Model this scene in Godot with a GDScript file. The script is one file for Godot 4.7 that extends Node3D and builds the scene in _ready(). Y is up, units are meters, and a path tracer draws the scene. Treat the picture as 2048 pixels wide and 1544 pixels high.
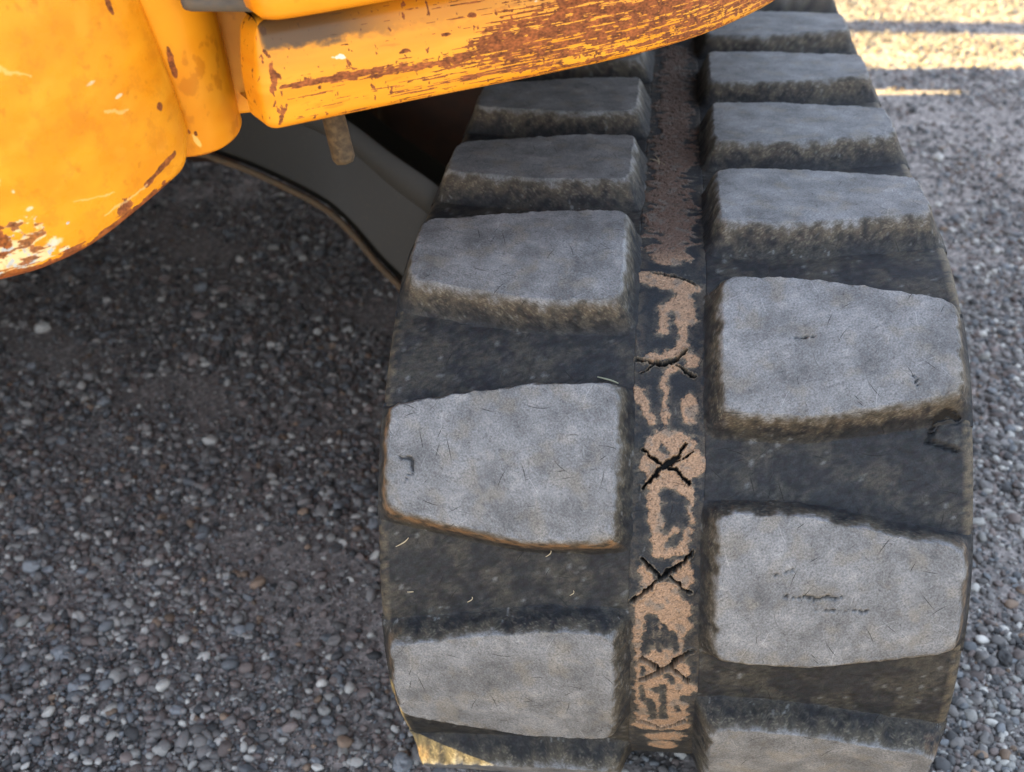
extends Node3D
# Close view, looking down on the front of an excavator's worn rubber track on gravel. Units metres, y up.

const RT := 0.1411      # radius over the lugs
const R0 := 0.128       # radius of the belt between the lugs
const PITCH := 0.0977
const RUN := 0.92448     # distance between the two wheels of the track
const NLUG := 28
const HALF := 0.113     # half the belt's width
const LUG_START := -0.2434

var n_big := FastNoiseLite.new()
var n_mid := FastNoiseLite.new()
var n_fine := FastNoiseLite.new()
var n_cell := FastNoiseLite.new()
var rng := RandomNumberGenerator.new()
var rubber: StandardMaterial3D
var mud_mat: StandardMaterial3D
var steel: StandardMaterial3D
var taken := {}

# dried mud in the centre groove: s1, x1, s2, x2, radius in millimetres
var MUD := [-295.8, -0.1, -87.6, -0.5, 13.0, -73.9, -2.9, 15.0, -1.0, 12.0, 36.1, -11.0, 44.1, 7.4, 3.5, 51.1, 4.4, 62.0, 5.9, 3.83, 64.8, 5.2, 77.7, 4.5, 1.59, 83.0, -9.9, 79.0, 3.7, 0.99, 55.1, -2.5, 69.0, -3.3, 1.2, 53.5, 0.5, 56.5, -2.5, 1.62, 81.6, 7.7, 83.5, 8.5, 2.36, 88.1, -1.0, 86.8, 2.3, 1.18, 90.0, -1.9, 111.4, -0.9, 0.68, 102.3, 7.9, 109.2, 7.4, 2.51, 97.2, -12.4, 110.5, -7.3, 1.36, 128.7, -5.9, 128.2, 9.3, 4.99, 134.8, 0.9, 135.8, 1.6, 4.6, 120.1, -5.2, 119.7, 7.2, 2.5, 142.4, -5.1, 166.9, -2.7, 1.92, 160.9, -0.5, 156.9, 3.4, 0.77, 140.2, 8.6, 152.4, 9.2, 0.76, 157.1, 8.1, 164.3, 6.6, 1.34, 167.4, 0.6, 165.0, 6.6, 0.96, 174.9, -7.9, 181.7, -5.9, 2.13, 172.0, 6.4, 179.8, 7.1, 2.69, 188.7, -5.7, 191.6, 5.9, 4.08, 196.7, 3.1, 200.2, 6.1, 3.9, 191.3, -10.0, 209.1, -10.1, 1.18, 199.5, -2.8, 210.5, -2.7, 0.69, 203.0, 2.7, 210.1, 2.8, 0.98, 209.1, -10.3, 247.0, -10.1, 0.6, 217.6, -4.3, 217.0, 3.5, 2.38, 221.5, -6.1, 224.5, -6.0, 2.4, 223.4, 7.6, 224.9, 8.0, 2.39, 235.5, 3.9, 236.1, 8.9, 4.03, 234.0, -5.1, 250.8, -8.0, 1.63, 257.3, -9.1, 261.9, -9.1, 1.25, 247.0, 8.6, 255.1, 8.8, 1.03, 268.0, -9.1, 266.9, 9.7, 2.31, 280.9, -2.7, 279.3, 5.8, 4.28, 292.1, 0.6, 296.0, 1.3, 4.8, 188.4, -1.5, 216.7, -1.0, 8.24, 219.7, -1.7, 263.2, -0.7, 8.16, 123.2, 0.2, 136.3, 0.5, 8.44, 262.5, 4.4, 266.3, -4.9, 6.28]
# bare runs of rubber left in the mud by water
var BARE := [197.2, -5.2, 214.4, -7.3, 2.56, 196.3, -3.7, 214.0, -1.8, 1.38, 200.7, -0.7, 211.0, 1.5, 1.77, 204.3, 3.3, 213.5, 4.8, 1.57, 198.3, -3.3, 197.4, -5.6, 1.95, 224.7, -8.2, 227.7, -8.0, 1.2, 235.9, -8.5, 246.0, -7.9, 1.02, 237.2, -3.1, 238.9, -2.7, 1.42, 246.5, -5.0, 259.8, -3.9, 1.86, 235.2, -0.1, 259.3, 0.5, 1.64, 250.0, 6.2, 253.3, 6.5, 1.64, 228.5, 1.8, 232.2, 3.8, 1.41, 205.0, 12.4, 221.5, 13.5, 3.55, 240.8, 14.1, 261.0, 15.7, 3.28, 286.7, -13.0, 300.1, -8.1, 3.06, 281.7, 11.1, 293.2, 14.6, 3.02, 142.2, -0.9, 144.1, 4.8, 2.68, 121.6, -2.8, 124.2, -0.3, 1.54]
# cuts torn in the groove, the same way
var CUTS := [33.9, -7.6, 35.2, -1.8, 0.52, 35.2, -1.8, 36.9, 2.7, 0.62, 36.9, 2.7, 42.1, 9.9, 0.41, 83.1, -13.0, 84.8, -4.4, 0.49, 84.8, -4.4, 85.5, -1.8, 0.98, 85.5, -1.8, 82.7, 2.6, 0.98, 82.7, 2.6, 78.5, 5.7, 0.49, 89.3, -10.3, 84.9, -5.9, 0.24, 85.8, 2.7, 90.9, 9.7, 0.31, 139.2, -9.5, 130.7, -2.1, 0.67, 130.7, -2.1, 125.6, 3.9, 1.06, 125.6, 3.9, 120.6, 6.3, 0.48, 123.7, -9.5, 130.0, -2.1, 0.48, 130.6, 0.4, 131.5, 3.5, 0.77, 131.5, 3.5, 137.3, 8.5, 0.57, 129.3, 1.7, 123.9, 10.1, 0.29, 189.0, -12.1, 176.8, -0.6, 0.78, 176.8, -0.6, 170.7, 6.7, 0.96, 170.7, 6.7, 165.7, 10.0, 0.48, 170.3, -8.5, 178.0, -2.5, 0.54, 177.4, 1.9, 184.1, 9.5, 0.39, 231.0, -8.8, 224.9, -0.3, 0.6, 224.9, -0.3, 217.3, 6.5, 0.99, 217.3, 6.5, 213.1, 10.9, 0.59, 218.4, -8.3, 224.4, -0.9, 0.4, 223.4, 3.3, 230.7, 10.0, 0.4, 262.5, -9.5, 266.2, -3.8, 0.63, 266.2, -3.8, 269.4, -0.2, 0.32, 269.4, -0.2, 266.1, 4.1, 0.42, 266.1, 4.1, 260.0, 9.3, 0.63]
# nicks in the lugs and in the rubber between them
var NICKS := [130.5, -102.0, 130.9, -97.7, 0.38, 130.9, -97.7, 135.1, -96.8, 0.55, 135.1, -96.8, 140.0, -100.1, 0.29, 132.6, -78.6, 131.0, -75.8, 0.25, 170.3, -32.1, 169.8, -23.6, 0.22, 176.6, -20.7, 175.6, -0.2, 0.23, 178.6, 44.0, 177.9, 65.0, 0.28, 182.5, 55.0, 183.0, 74.0, 0.2, 170.0, 40.0, 167.5, 47.0, 0.25, 78.1, 46.8, 78.0, 54.2, 0.22, 74.4, 44.1, 82.1, 44.3, 0.2, 74.9, 73.8, 70.8, 81.4, 0.2, 92.5, 89.1, 97.0, 91.2, 0.25, 86.6, -71.7, 81.5, -36.9, 0.3, 107.8, 99.3, 105.7, 102.1, 1.7, 105.7, 102.1, 106.4, 107.0, 1.5, 109.0, 98.9, 116.3, 96.6, 0.7, 116.3, 96.6, 119.8, 107.0, 0.5]


func _ready() -> void:
	# camera
	var cam := Camera3D.new()
	cam.name = "camera"
	var away := Vector3(-0.125835, -0.510775, -0.850456)
	var right := Vector3(0.991796, -0.045312, -0.119534)
	var upward := Vector3(-0.022519, 0.858520, -0.512286)
	cam.transform = Transform3D(Basis(right, upward, -away), Vector3(-0.0021, 0.4829, 0.485)).orthonormalized()
	cam.near = 0.02
	cam.far = 600.0
	var lens := CameraAttributesPhysical.new()
	lens.frustum_focal_length = 37.3
	lens.frustum_focus_distance = 0.455
	lens.exposure_aperture = 15.0
	cam.attributes = lens
	cam.fov = 35.6625
	add_child(cam)
	cam.fov = 35.6625
	cam.current = true
	# sky, sun, exposure
	var air := Environment.new()
	var sky := Sky.new()
	var blue := ProceduralSkyMaterial.new()
	blue.sky_top_color = Color(0.555, 0.61, 0.695)
	blue.sky_horizon_color = Color(0.84, 0.85, 0.86)
	blue.sky_curve = 0.2
	blue.ground_bottom_color = Color(0.36, 0.33, 0.29)
	blue.ground_horizon_color = Color(0.62, 0.60, 0.57)
	blue.sun_angle_max = 25.0
	blue.energy_multiplier = 0.64
	sky.sky_material = blue
	air.background_mode = Environment.BG_SKY
	air.sky = sky
	air.tonemap_mode = Environment.TONE_MAPPER_LINEAR
	air.tonemap_exposure = 8.6
	air.sdfgi_enabled = true
	air.ssao_enabled = true
	air.ssil_enabled = true
	var world := WorldEnvironment.new()
	world.name = "world_environment"
	world.environment = air
	add_child(world)
	var sun := DirectionalLight3D.new()
	sun.name = "sun"
	sun.light_color = Color(1.0, 0.86, 0.56)
	sun.light_energy = 1.6
	sun.light_angular_distance = 0.5
	sun.shadow_enabled = true
	add_child(sun)
	sun.look_at_from_position(Vector3.ZERO, Vector3(1.0, -0.52, 0.10))

	rng.seed = 7
	setup_noise()
	materials()
	ground()
	var machine := Node3D.new()
	machine.name = "excavator"
	add_child(machine)
	tag(machine, "weathered yellow excavator with chipped paint standing on black rubber tracks over gravel", "excavator")
	house(machine)
	undercarriage(machine)
	track(machine)
	litter()
	post()
	for m in find_children("*", "GeometryInstance3D", true, false):
		m.cast_shadow = GeometryInstance3D.SHADOW_CASTING_SETTING_ON


# ---------------------------------------------------------------- helpers

func setup_noise() -> void:
	for p in [[n_big, 0.045, 4], [n_mid, 0.22, 4], [n_fine, 0.95, 3]]:
		var n: FastNoiseLite = p[0]
		n.noise_type = FastNoiseLite.TYPE_SIMPLEX_SMOOTH
		n.frequency = p[1]
		n.fractal_type = FastNoiseLite.FRACTAL_FBM
		n.fractal_octaves = p[2]
		n.seed = 11
	n_cell.noise_type = FastNoiseLite.TYPE_CELLULAR
	n_cell.frequency = 0.12
	n_cell.cellular_return_type = FastNoiseLite.RETURN_DISTANCE2_SUB
	n_cell.seed = 5


func tag(o: Node, label: String, category := "", group := "") -> void:
	if label:
		o.set_meta("label", label)
	if category:
		o.set_meta("category", category)
	if group:
		o.set_meta("group", group)


func part(called: String, mesh: Mesh, m: Material, parent: Node) -> MeshInstance3D:
	var o := MeshInstance3D.new()
	var key := "%d/%s" % [parent.get_instance_id(), called]
	var k: int = taken.get(key, 0)
	taken[key] = k + 1
	o.name = called if k == 0 else "%s_%03d" % [called, k]
	o.mesh = mesh
	o.material_override = m
	parent.add_child(o, true)
	return o


# a sheet of nu by nv points with smooth normals; side says which way it faces
func sheet(nu: int, nv: int, pos: PackedVector3Array, side := 1.0, uv := PackedVector2Array(), col := PackedColorArray(), sharp := PackedVector3Array()) -> ArrayMesh:
	var nrm := PackedVector3Array()
	nrm.resize(pos.size())
	if sharp.size() == pos.size():
		nrm = sharp
	else:
		for j in nv:
			for i in nu:
				var k := j * nu + i
				var du := pos[k + (1 if i < nu - 1 else 0)] - pos[k - (1 if i > 0 else 0)]
				var dv := pos[k + (nu if j < nv - 1 else 0)] - pos[k - (nu if j > 0 else 0)]
				var c := du.cross(dv)
				nrm[k] = c.normalized() * side if c.length_squared() > 1e-24 else Vector3.UP
	var idx := PackedInt32Array()
	idx.resize((nu - 1) * (nv - 1) * 6)
	var w := 0
	for j in nv - 1:
		for i in nu - 1:
			var a := j * nu + i
			var b := a + 1
			var c2 := a + nu
			var d := c2 + 1
			if side > 0.0:
				idx[w] = a; idx[w + 1] = c2; idx[w + 2] = b; idx[w + 3] = b; idx[w + 4] = c2; idx[w + 5] = d
			else:
				idx[w] = a; idx[w + 1] = b; idx[w + 2] = c2; idx[w + 3] = b; idx[w + 4] = d; idx[w + 5] = c2
			w += 6
	var arr := []
	arr.resize(Mesh.ARRAY_MAX)
	arr[Mesh.ARRAY_VERTEX] = pos
	arr[Mesh.ARRAY_NORMAL] = nrm
	arr[Mesh.ARRAY_INDEX] = idx
	if uv.size() == pos.size():
		arr[Mesh.ARRAY_TEX_UV] = uv
	if col.size() == pos.size():
		arr[Mesh.ARRAY_COLOR] = col
	var mesh := ArrayMesh.new()
	mesh.add_surface_from_arrays(Mesh.PRIMITIVE_TRIANGLES, arr)
	return mesh


# profile points are (out, up) in metres, swept along path; outs and ups are per path point
func sweep(path: PackedVector3Array, outs: PackedVector3Array, ups: PackedVector3Array, profile: PackedVector2Array, side := 1.0) -> ArrayMesh:
	var nu := path.size()
	var nv := profile.size()
	var pos := PackedVector3Array()
	var uv := PackedVector2Array()
	var along := PackedFloat32Array()
	var run := 0.0
	for i in nu:
		if i > 0:
			run += path[i].distance_to(path[i - 1])
		along.append(run)
	var across := 0.0
	for j in nv:
		if j > 0:
			across += profile[j].distance_to(profile[j - 1])
		for i in nu:
			pos.append(path[i] + outs[i] * profile[j].x + ups[i] * profile[j].y)
			uv.append(Vector2(along[i], across))
	return sheet(nu, nv, pos, side, uv)


func rounded_box(size: Vector3, r: float) -> ArrayMesh:
	# a box whose edges are rounded: a cube of points pulled onto a rounded box
	var st := SurfaceTool.new()
	st.begin(Mesh.PRIMITIVE_TRIANGLES)
	st.set_smooth_group(0)
	var h := size / 2.0
	var steps := [-1.0, -0.999, -0.5, 0.5, 0.999, 1.0]
	var grid := func(half: float) -> Array: return [-half, -half + r * 0.3, -half + r, half - r, half - r * 0.3, half]
	for axis in 3:
		for sgn in [-1.0, 1.0]:
			var a := (axis + 1) % 3
			var b := (axis + 2) % 3
			var ga: Array = grid.call(h[a])
			var gb: Array = grid.call(h[b])
			var q := []
			for v in gb:
				for u in ga:
					var p := Vector3.ZERO
					p[axis] = sgn * h[axis]
					p[a] = u
					p[b] = v
					var inner := p.clamp(-h + Vector3.ONE * r, h - Vector3.ONE * r)
					var n := (p - inner).normalized()
					q.append([inner + n * r, n])
			for j in 5:
				for i in 5:
					var k := j * 6 + i
					var quad := [k, k + 6, k + 1, k + 1, k + 6, k + 7] if sgn > 0 else [k, k + 1, k + 6, k + 1, k + 7, k + 6]
					for e in quad:
						st.set_normal(q[e][1])
						st.add_vertex(q[e][0])
	st.index()
	return st.commit()


func lathe(profile: PackedVector2Array, n := 32) -> ArrayMesh:
	# profile points are (radius, height); turned about y
	if profile[0].y > profile[-1].y:
		profile.reverse()
	var pos := PackedVector3Array()
	var uv := PackedVector2Array()
	for j in profile.size():
		for i in n + 1:
			var a := TAU * i / n
			pos.append(Vector3(cos(a) * profile[j].x, profile[j].y, sin(a) * profile[j].x))
			uv.append(Vector2(float(i) / n, profile[j].y))
	var m := sheet(n + 1, profile.size(), pos, -1.0, uv)
	return m


func tube(points: PackedVector3Array, radii: PackedFloat32Array, n := 8) -> ArrayMesh:
	var pos := PackedVector3Array()
	for j in points.size():
		var d := (points[min(j + 1, points.size() - 1)] - points[max(j - 1, 0)]).normalized()
		var a := d.cross(Vector3.UP if absf(d.y) < 0.9 else Vector3.RIGHT).normalized()
		var b := d.cross(a)
		for i in n + 1:
			var t := TAU * i / n
			pos.append(points[j] + (a * cos(t) + b * sin(t)) * radii[j])
	return sheet(n + 1, points.size(), pos, 1.0)


func curve(points: Array, n: int) -> PackedVector3Array:
	# a smooth curve through the points
	var out := PackedVector3Array()
	var m := points.size()
	for i in n:
		var t := float(i) / (n - 1) * (m - 1)
		var k := mini(int(t), m - 2)
		var p0: Vector3 = points[max(k - 1, 0)]
		var p1: Vector3 = points[k]
		var p2: Vector3 = points[k + 1]
		var p3: Vector3 = points[min(k + 2, m - 1)]
		out.append(p1.cubic_interpolate(p2, p0, p3, t - k))
	return out


func capsules(list: Array, s: float, x: float, melt := 0.0) -> float:
	# signed distance in millimetres to the nearest capsule of the list
	var best := 1e9
	var k := 0
	while k < list.size():
		var ax: float = list[k]
		var ay: float = list[k + 1]
		var bx: float = list[k + 2] - ax
		var by: float = list[k + 3] - ay
		var r: float = list[k + 4]
		if absf(s - ax) < absf(bx) + r + 4.0:
			var px := s - ax
			var py := x - ay
			var t := clampf((px * bx + py * by) / (bx * bx + by * by + 1e-6), 0.0, 1.0)
			var dx := px - bx * t
			var dy := py - by * t
			var d := sqrt(dx * dx + dy * dy) - r
			if melt > 0.0 and best < 1e8:
				var q := maxf(melt - absf(best - d), 0.0) / melt
				best = minf(best, d) - q * q * melt * 0.25
			else:
				best = minf(best, d)
		k += 5
	return best


func lin(r: float, g: float, b: float) -> Color:
	return Color(r, g, b)


func ss(a: float, b: float, x: float) -> float:
	return smoothstep(a, b, x)


# ---------------------------------------------------------------- materials

func picture(w: int, h: int, f: Callable) -> ImageTexture:
	var bytes := PackedByteArray()
	bytes.resize(w * h * 3)
	var k := 0
	for y in h:
		for x in w:
			var c: Color = f.call(x, y)
			bytes[k] = clampi(int(c.r * 255.0), 0, 255)
			bytes[k + 1] = clampi(int(c.g * 255.0), 0, 255)
			bytes[k + 2] = clampi(int(c.b * 255.0), 0, 255)
			k += 3
	return ImageTexture.create_from_image(Image.create_from_data(w, h, false, Image.FORMAT_RGB8, bytes))


func materials() -> void:
	# worn rubber: a tile of 100 mm of felt-like grain, short fibres, fine scratches
	var size := 1024
	var grain := PackedFloat32Array()
	grain.resize(size * size)
	var seam := FastNoiseLite.new()
	seam.frequency = 0.09
	seam.fractal_octaves = 4
	seam.seed = 3
	var pic := seam.get_seamless_image(size, size, false, false, 0.12)
	seam.frequency = 0.35
	seam.fractal_octaves = 2
	var pic2 := seam.get_seamless_image(size, size, false, false, 0.12)
	var a := pic.get_data()
	var b := pic2.get_data()
	var step := a.size() / (size * size)
	var step2 := b.size() / (size * size)
	for i in size * size:
		grain[i] = 0.5 * (a[i * step] / 255.0) + 0.5 * (b[i * step2] / 255.0)
	for k in 4600:
		var px := rng.randf() * size
		var py := rng.randf() * size
		var ang := rng.randf() * TAU
		var bend := rng.randf_range(-0.06, 0.06)
		var lift := rng.randf_range(0.12, 0.34) if rng.randf() < 0.62 else rng.randf_range(-0.4, -0.15)
		var n := rng.randi_range(6, 22)
		var broad := k < 85
		if broad:
			bend *= 0.1
			n = rng.randi_range(25, 120)
			lift = rng.randf_range(-0.75, -0.35) if k % 3 else 0.35
		for q in n:
			px += cos(ang)
			py += sin(ang)
			ang += bend
			for e in (4 if broad else 1):
				var at := posmod(int(py) + e / 2, size) * size + posmod(int(px) + e % 2, size)
				var put := lift * sin(PI * q / n) * (0.7 if broad else 1.0)
				grain[at] = clampf(minf(grain[at], 0.5 + put) if broad and put < 0.0 else grain[at] + put, 0.0, 1.0)
	var tone := PackedByteArray()
	tone.resize(size * size)
	for i in size * size:
		tone[i] = clampi(int(255.0 * clampf(0.80 + (grain[i] - 0.5) * (0.6 if grain[i] > 0.2 else 1.2), 0.2, 1.0)), 0, 255)
	var tex := ImageTexture.create_from_image(Image.create_from_data(size, size, false, Image.FORMAT_L8, tone))
	var deep := Image.create_from_data(size, size, false, Image.FORMAT_L8, tone)
	deep.convert(Image.FORMAT_RGB8)
	deep.bump_map_to_normal_map(5.0)
	rubber = StandardMaterial3D.new()
	rubber.resource_name = "worn_rubber"
	rubber.vertex_color_use_as_albedo = true
	rubber.albedo_texture = tex
	rubber.normal_enabled = true
	rubber.normal_texture = ImageTexture.create_from_image(deep)
	rubber.normal_scale = 0.4
	rubber.roughness = 0.72
	rubber.metallic_specular = 0.42
	rubber.uv1_scale = Vector3(10.0, 10.0, 1.0)
	mud_mat = rubber.duplicate()
	mud_mat.resource_name = "mud_and_rubber"
	mud_mat.normal_scale = 0.3
	mud_mat.roughness = 0.8
	steel = StandardMaterial3D.new()
	steel.resource_name = "dirty_black_steel"
	steel.albedo_color = Color(0.165, 0.165, 0.15)
	var dirt := NoiseTexture2D.new()
	dirt.width = 512
	dirt.height = 512
	dirt.seamless = true
	var dn := FastNoiseLite.new()
	dn.frequency = 0.012
	dn.fractal_octaves = 6
	dirt.noise = dn
	var ramp := Gradient.new()
	ramp.offsets = PackedFloat32Array([0.0, 0.45, 0.72, 1.0])
	ramp.colors = PackedColorArray([Color(0.75, 0.78, 0.8), Color(0.9, 0.9, 0.88), Color(1.0, 0.95, 0.86), Color(1.0, 0.82, 0.62)])
	dirt.color_ramp = ramp
	steel.albedo_texture = dirt
	steel.uv1_triplanar = true
	steel.uv1_scale = Vector3(6, 6, 6)
	steel.roughness = 0.5
	steel.metallic_specular = 0.4


# ---------------------------------------------------------------- ground

func stone(seed_at: int, rough: float, flat: float, rings: int, segs: int) -> ArrayMesh:
	var n := FastNoiseLite.new()
	n.seed = seed_at
	n.frequency = 0.8
	n.fractal_octaves = 2
	var rr := RandomNumberGenerator.new()
	rr.seed = seed_at
	var cuts := []
	for k in 7:
		cuts.append([Vector3(rr.randfn(), rr.randfn(), rr.randfn()).normalized(), rr.randf_range(0.66, 0.9)])
	var pos := PackedVector3Array()
	for j in rings + 1:
		for i in segs + 1:
			var th := PI * j / rings
			var ph := TAU * (i % segs) / segs
			var d := Vector3(sin(th) * cos(ph), cos(th), sin(th) * sin(ph))
			var r := 1.0 + rough * n.get_noise_3dv(d * 1.4)
			for c in cuts:
				var along: float = d.dot(c[0])
				if along * r > c[1]:
					r = lerpf(r, c[1] / along, 0.75)
			pos.append(d * r * Vector3(1.0, flat, 0.78))
	var nrm := PackedVector3Array()
	var w := segs + 1
	for j in rings + 1:
		for i in w:
			if j == 0 or j == rings:
				nrm.append(Vector3.UP if j == 0 else Vector3.DOWN)
				continue
			var k := j * w
			var du := pos[k + (i % segs) + 1] - pos[k + (i % segs + segs - 1) % segs]
			var dv := pos[k + w + i] - pos[k - w + i]
			nrm.append(dv.cross(du).normalized() * (1.0 if dv.cross(du).dot(pos[k + i]) > 0.0 else -1.0))
	return sheet(w, rings + 1, pos, 1.0, PackedVector2Array(), PackedColorArray(), nrm)


func stone_tone() -> Color:
	var t := rng.randf()
	var v := rng.randf_range(1.0, 2.05)
	if t < 0.40:
		return lin(0.150, 0.141, 0.132) * v
	if t < 0.54:
		return lin(0.132, 0.138, 0.142) * v
	if t < 0.72:
		return lin(0.140, 0.114, 0.102) * v
	if t < 0.82:
		return lin(0.060, 0.059, 0.058) * v
	if t < 0.92:
		return lin(0.29, 0.28, 0.255) * v
	if t < 0.975:
		return lin(0.36, 0.345, 0.31) * v
	return lin(0.19, 0.135, 0.095) * v


func ground() -> void:
	var g := MeshInstance3D.new()
	g.name = "ground"
	var pm := PlaneMesh.new()
	pm.size = Vector2(900, 900)
	g.mesh = pm
	var m := StandardMaterial3D.new()
	m.resource_name = "gravelly_dirt"
	var grit := FastNoiseLite.new()
	grit.frequency = 0.11
	grit.fractal_octaves = 5
	grit.seed = 21
	var a := grit.get_seamless_image(1024, 1024, false, false, 0.12).get_data()
	grit.noise_type = FastNoiseLite.TYPE_CELLULAR
	grit.frequency = 0.085
	grit.fractal_type = FastNoiseLite.FRACTAL_NONE
	grit.cellular_return_type = FastNoiseLite.RETURN_CELL_VALUE
	var b := grit.get_seamless_image(1024, 1024, false, false, 0.1).get_data()
	var sa := a.size() / 1048576
	var sb := b.size() / 1048576
	m.albedo_texture = picture(1024, 1024, func(x: int, y: int) -> Color:
		var k := y * 1024 + x
		var p: float = a[k * sa] / 255.0
		var c: float = b[k * sb] / 255.0
		var v := 0.36 + 0.20 * p + 0.20 * c * c
		return Color(v * 1.03, v * 0.98, v * 0.94))
	m.heightmap_enabled = false
	m.uv1_triplanar = true
	m.uv1_world_triplanar = true
	m.uv1_scale = Vector3(3.4, 3.4, 3.4)
	m.roughness = 0.95
	m.metallic_specular = 0.3
	g.material_override = m
	add_child(g)
	g.set_meta("kind", "structure")
	tag(g, "grey gravel yard of loose pebbles and compacted dirt")

	var sm := StandardMaterial3D.new()
	sm.resource_name = "pebble_stone"
	sm.vertex_color_use_as_albedo = true
	var fleck := FastNoiseLite.new()
	fleck.frequency = 0.05
	fleck.fractal_octaves = 5
	var ft := NoiseTexture2D.new()
	ft.width = 256
	ft.height = 256
	ft.seamless = true
	ft.noise = fleck
	var fr := Gradient.new()
	fr.colors = PackedColorArray([Color(0.72, 0.72, 0.72), Color(1, 1, 1)])
	ft.color_ramp = fr
	sm.albedo_texture = ft
	sm.uv1_triplanar = true
	sm.uv1_scale = Vector3(0.6, 0.6, 0.6)
	sm.roughness = 0.75
	sm.metallic_specular = 0.4
	# kinds: count, least and most half length, number of shapes, rings, segments
	var patch := FastNoiseLite.new()
	patch.frequency = 5.0
	patch.fractal_octaves = 3
	patch.seed = 4
	var kinds := [["fine_grit", 340000, 0.0005, 0.0014, 3, 3, 5], ["gravel", 150000, 0.0014, 0.0034, 4, 5, 8], ["pebble_gravel", 25000, 0.0028, 0.0054, 5, 8, 12]]
	for kind in kinds:
		var root := Node3D.new()
		root.name = kind[0]
		add_child(root)
		root.set_meta("kind", "stuff")
		tag(root, {"fine_grit": "fine grit between the pebbles of the gravel yard", "gravel": "small grey and brown gravel strewn over the whole yard", "pebble_gravel": "rounded grey pebbles lying loose on the gravel yard"}[kind[0]], "gravel")
		for v in int(kind[4]):
			var count: int = kind[1] / kind[4]
			var buf := PackedFloat32Array()
			buf.resize(count * 16)
			var k := 0
			var tries := 0
			while k < count and tries < count * 12:
				tries += 1
				var x := rng.randf_range(-0.85, 0.85)
				var z := rng.randf_range(-2.0, 0.7)
				if rng.randf() < 0.3:
					x = rng.randf_range(-0.62, 0.5)
					z = rng.randf_range(-0.7, 0.2)
				if x < -0.55 and z < -0.95:
					continue
				var clump := patch.get_noise_2d(x, z)
				var heap := exp(-(pow((x + 0.37) / 0.13, 2) + pow((z - 0.10) / 0.09, 2)))
				if kind[0] != "fine_grit" and rng.randf() > 0.62 + clump * 1.1 + 1.6 * heap:
					continue
				var r := lerpf(kind[2], kind[3], pow(rng.randf(), 2.2))
				var spin := Basis(Vector3.UP, rng.randf() * TAU) * Basis(Vector3.RIGHT, rng.randfn() * 0.25) * Basis(Vector3.FORWARD, rng.randfn() * 0.25)
				var bs := spin.scaled_local(Vector3(rng.randf_range(0.85, 1.25), rng.randf_range(0.75, 1.15), rng.randf_range(0.8, 1.1)) * r)
				var y := r * rng.randf_range(0.05, 0.5) + heap * rng.randf() * 0.006
				var o := k * 16
				buf[o] = bs.x.x; buf[o + 1] = bs.y.x; buf[o + 2] = bs.z.x; buf[o + 3] = x
				buf[o + 4] = bs.x.y; buf[o + 5] = bs.y.y; buf[o + 6] = bs.z.y; buf[o + 7] = y
				buf[o + 8] = bs.x.z; buf[o + 9] = bs.y.z; buf[o + 10] = bs.z.z; buf[o + 11] = z
				var c := stone_tone()
				buf[o + 12] = c.r; buf[o + 13] = c.g; buf[o + 14] = c.b; buf[o + 15] = 1.0
				k += 1
			var mm := MultiMesh.new()
			mm.transform_format = MultiMesh.TRANSFORM_3D
			mm.use_colors = true
			mm.mesh = stone(100 + v + int(kind[5]) * 10, 0.35, 0.66, kind[5], kind[6])
			mm.instance_count = k
			mm.buffer = buf.slice(0, k * 16)
			var mi := MultiMeshInstance3D.new()
			mi.name = "layer" if v == 0 else "layer_%03d" % v
			mi.multimesh = mm
			mi.material_override = sm
			mi.set_meta("kind", "stuff")
			root.add_child(mi, true)
	# the biggest pebbles, one by one
	var shapes := []
	for v in 7:
		shapes.append(stone(300 + v, 0.4, 0.62, 14, 20))
	var tones := []
	for v in 14:
		var tm := sm.duplicate()
		tm.vertex_color_use_as_albedo = false
		tm.albedo_color = (stone_tone() * 1.15).linear_to_srgb()
		tones.append(tm)
	for k in 240:
		var x := rng.randf_range(-0.62, -0.12) if k % 3 else rng.randf_range(0.02, 0.5)
		var z := rng.randf_range(-0.75, 0.13) if k % 3 else rng.randf_range(-1.0, 0.10)
		if x > -0.14 and x < 0.14 and z < 0.0:
			continue
		var r := lerpf(0.0042, 0.0078, pow(rng.randf(), 2.0))
		var p := part("pebble", shapes[k % 7], tones[rng.randi() % 14], g)
		p.transform = Transform3D(Basis(Vector3.UP, rng.randf() * TAU) * Basis(Vector3.RIGHT, rng.randfn() * 0.2), Vector3(x, r * rng.randf_range(0.15, 0.45), z)).scaled_local(Vector3.ONE * r)


# ---------------------------------------------------------------- track

func loop_at(s: float, r: float) -> Vector2:
	# the track's line: s = 0 where the upper run meets the front wheel; returns (z, y)
	var whole := 2.0 * RUN + TAU * RT
	s = fposmod(s + RUN, whole) - RUN
	if s < 0.0:
		return Vector2(s, RT + r)
	if s < PI * RT:
		return Vector2(r * sin(s / RT), RT + r * cos(s / RT))
	s -= PI * RT
	if s < RUN:
		return Vector2(-s, RT - r)
	s -= RUN
	return Vector2(-RUN - r * sin(s / RT), RT - r * cos(s / RT))


func lug_lead(x: float) -> float:
	var t := (x - 0.050) / 0.053
	return 0.0098 * (0.5 * t + 0.5 * sqrt(t * t + 0.012))


func lug_trail(x: float) -> float:
	var t := (x - 0.054) / 0.0528
	return 0.0607 - 0.0108 * (0.5 * t + 0.5 * sqrt(t * t + 0.012)) - 0.0012 * maxf(0.0, (0.054 - x) / 0.034)


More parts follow.
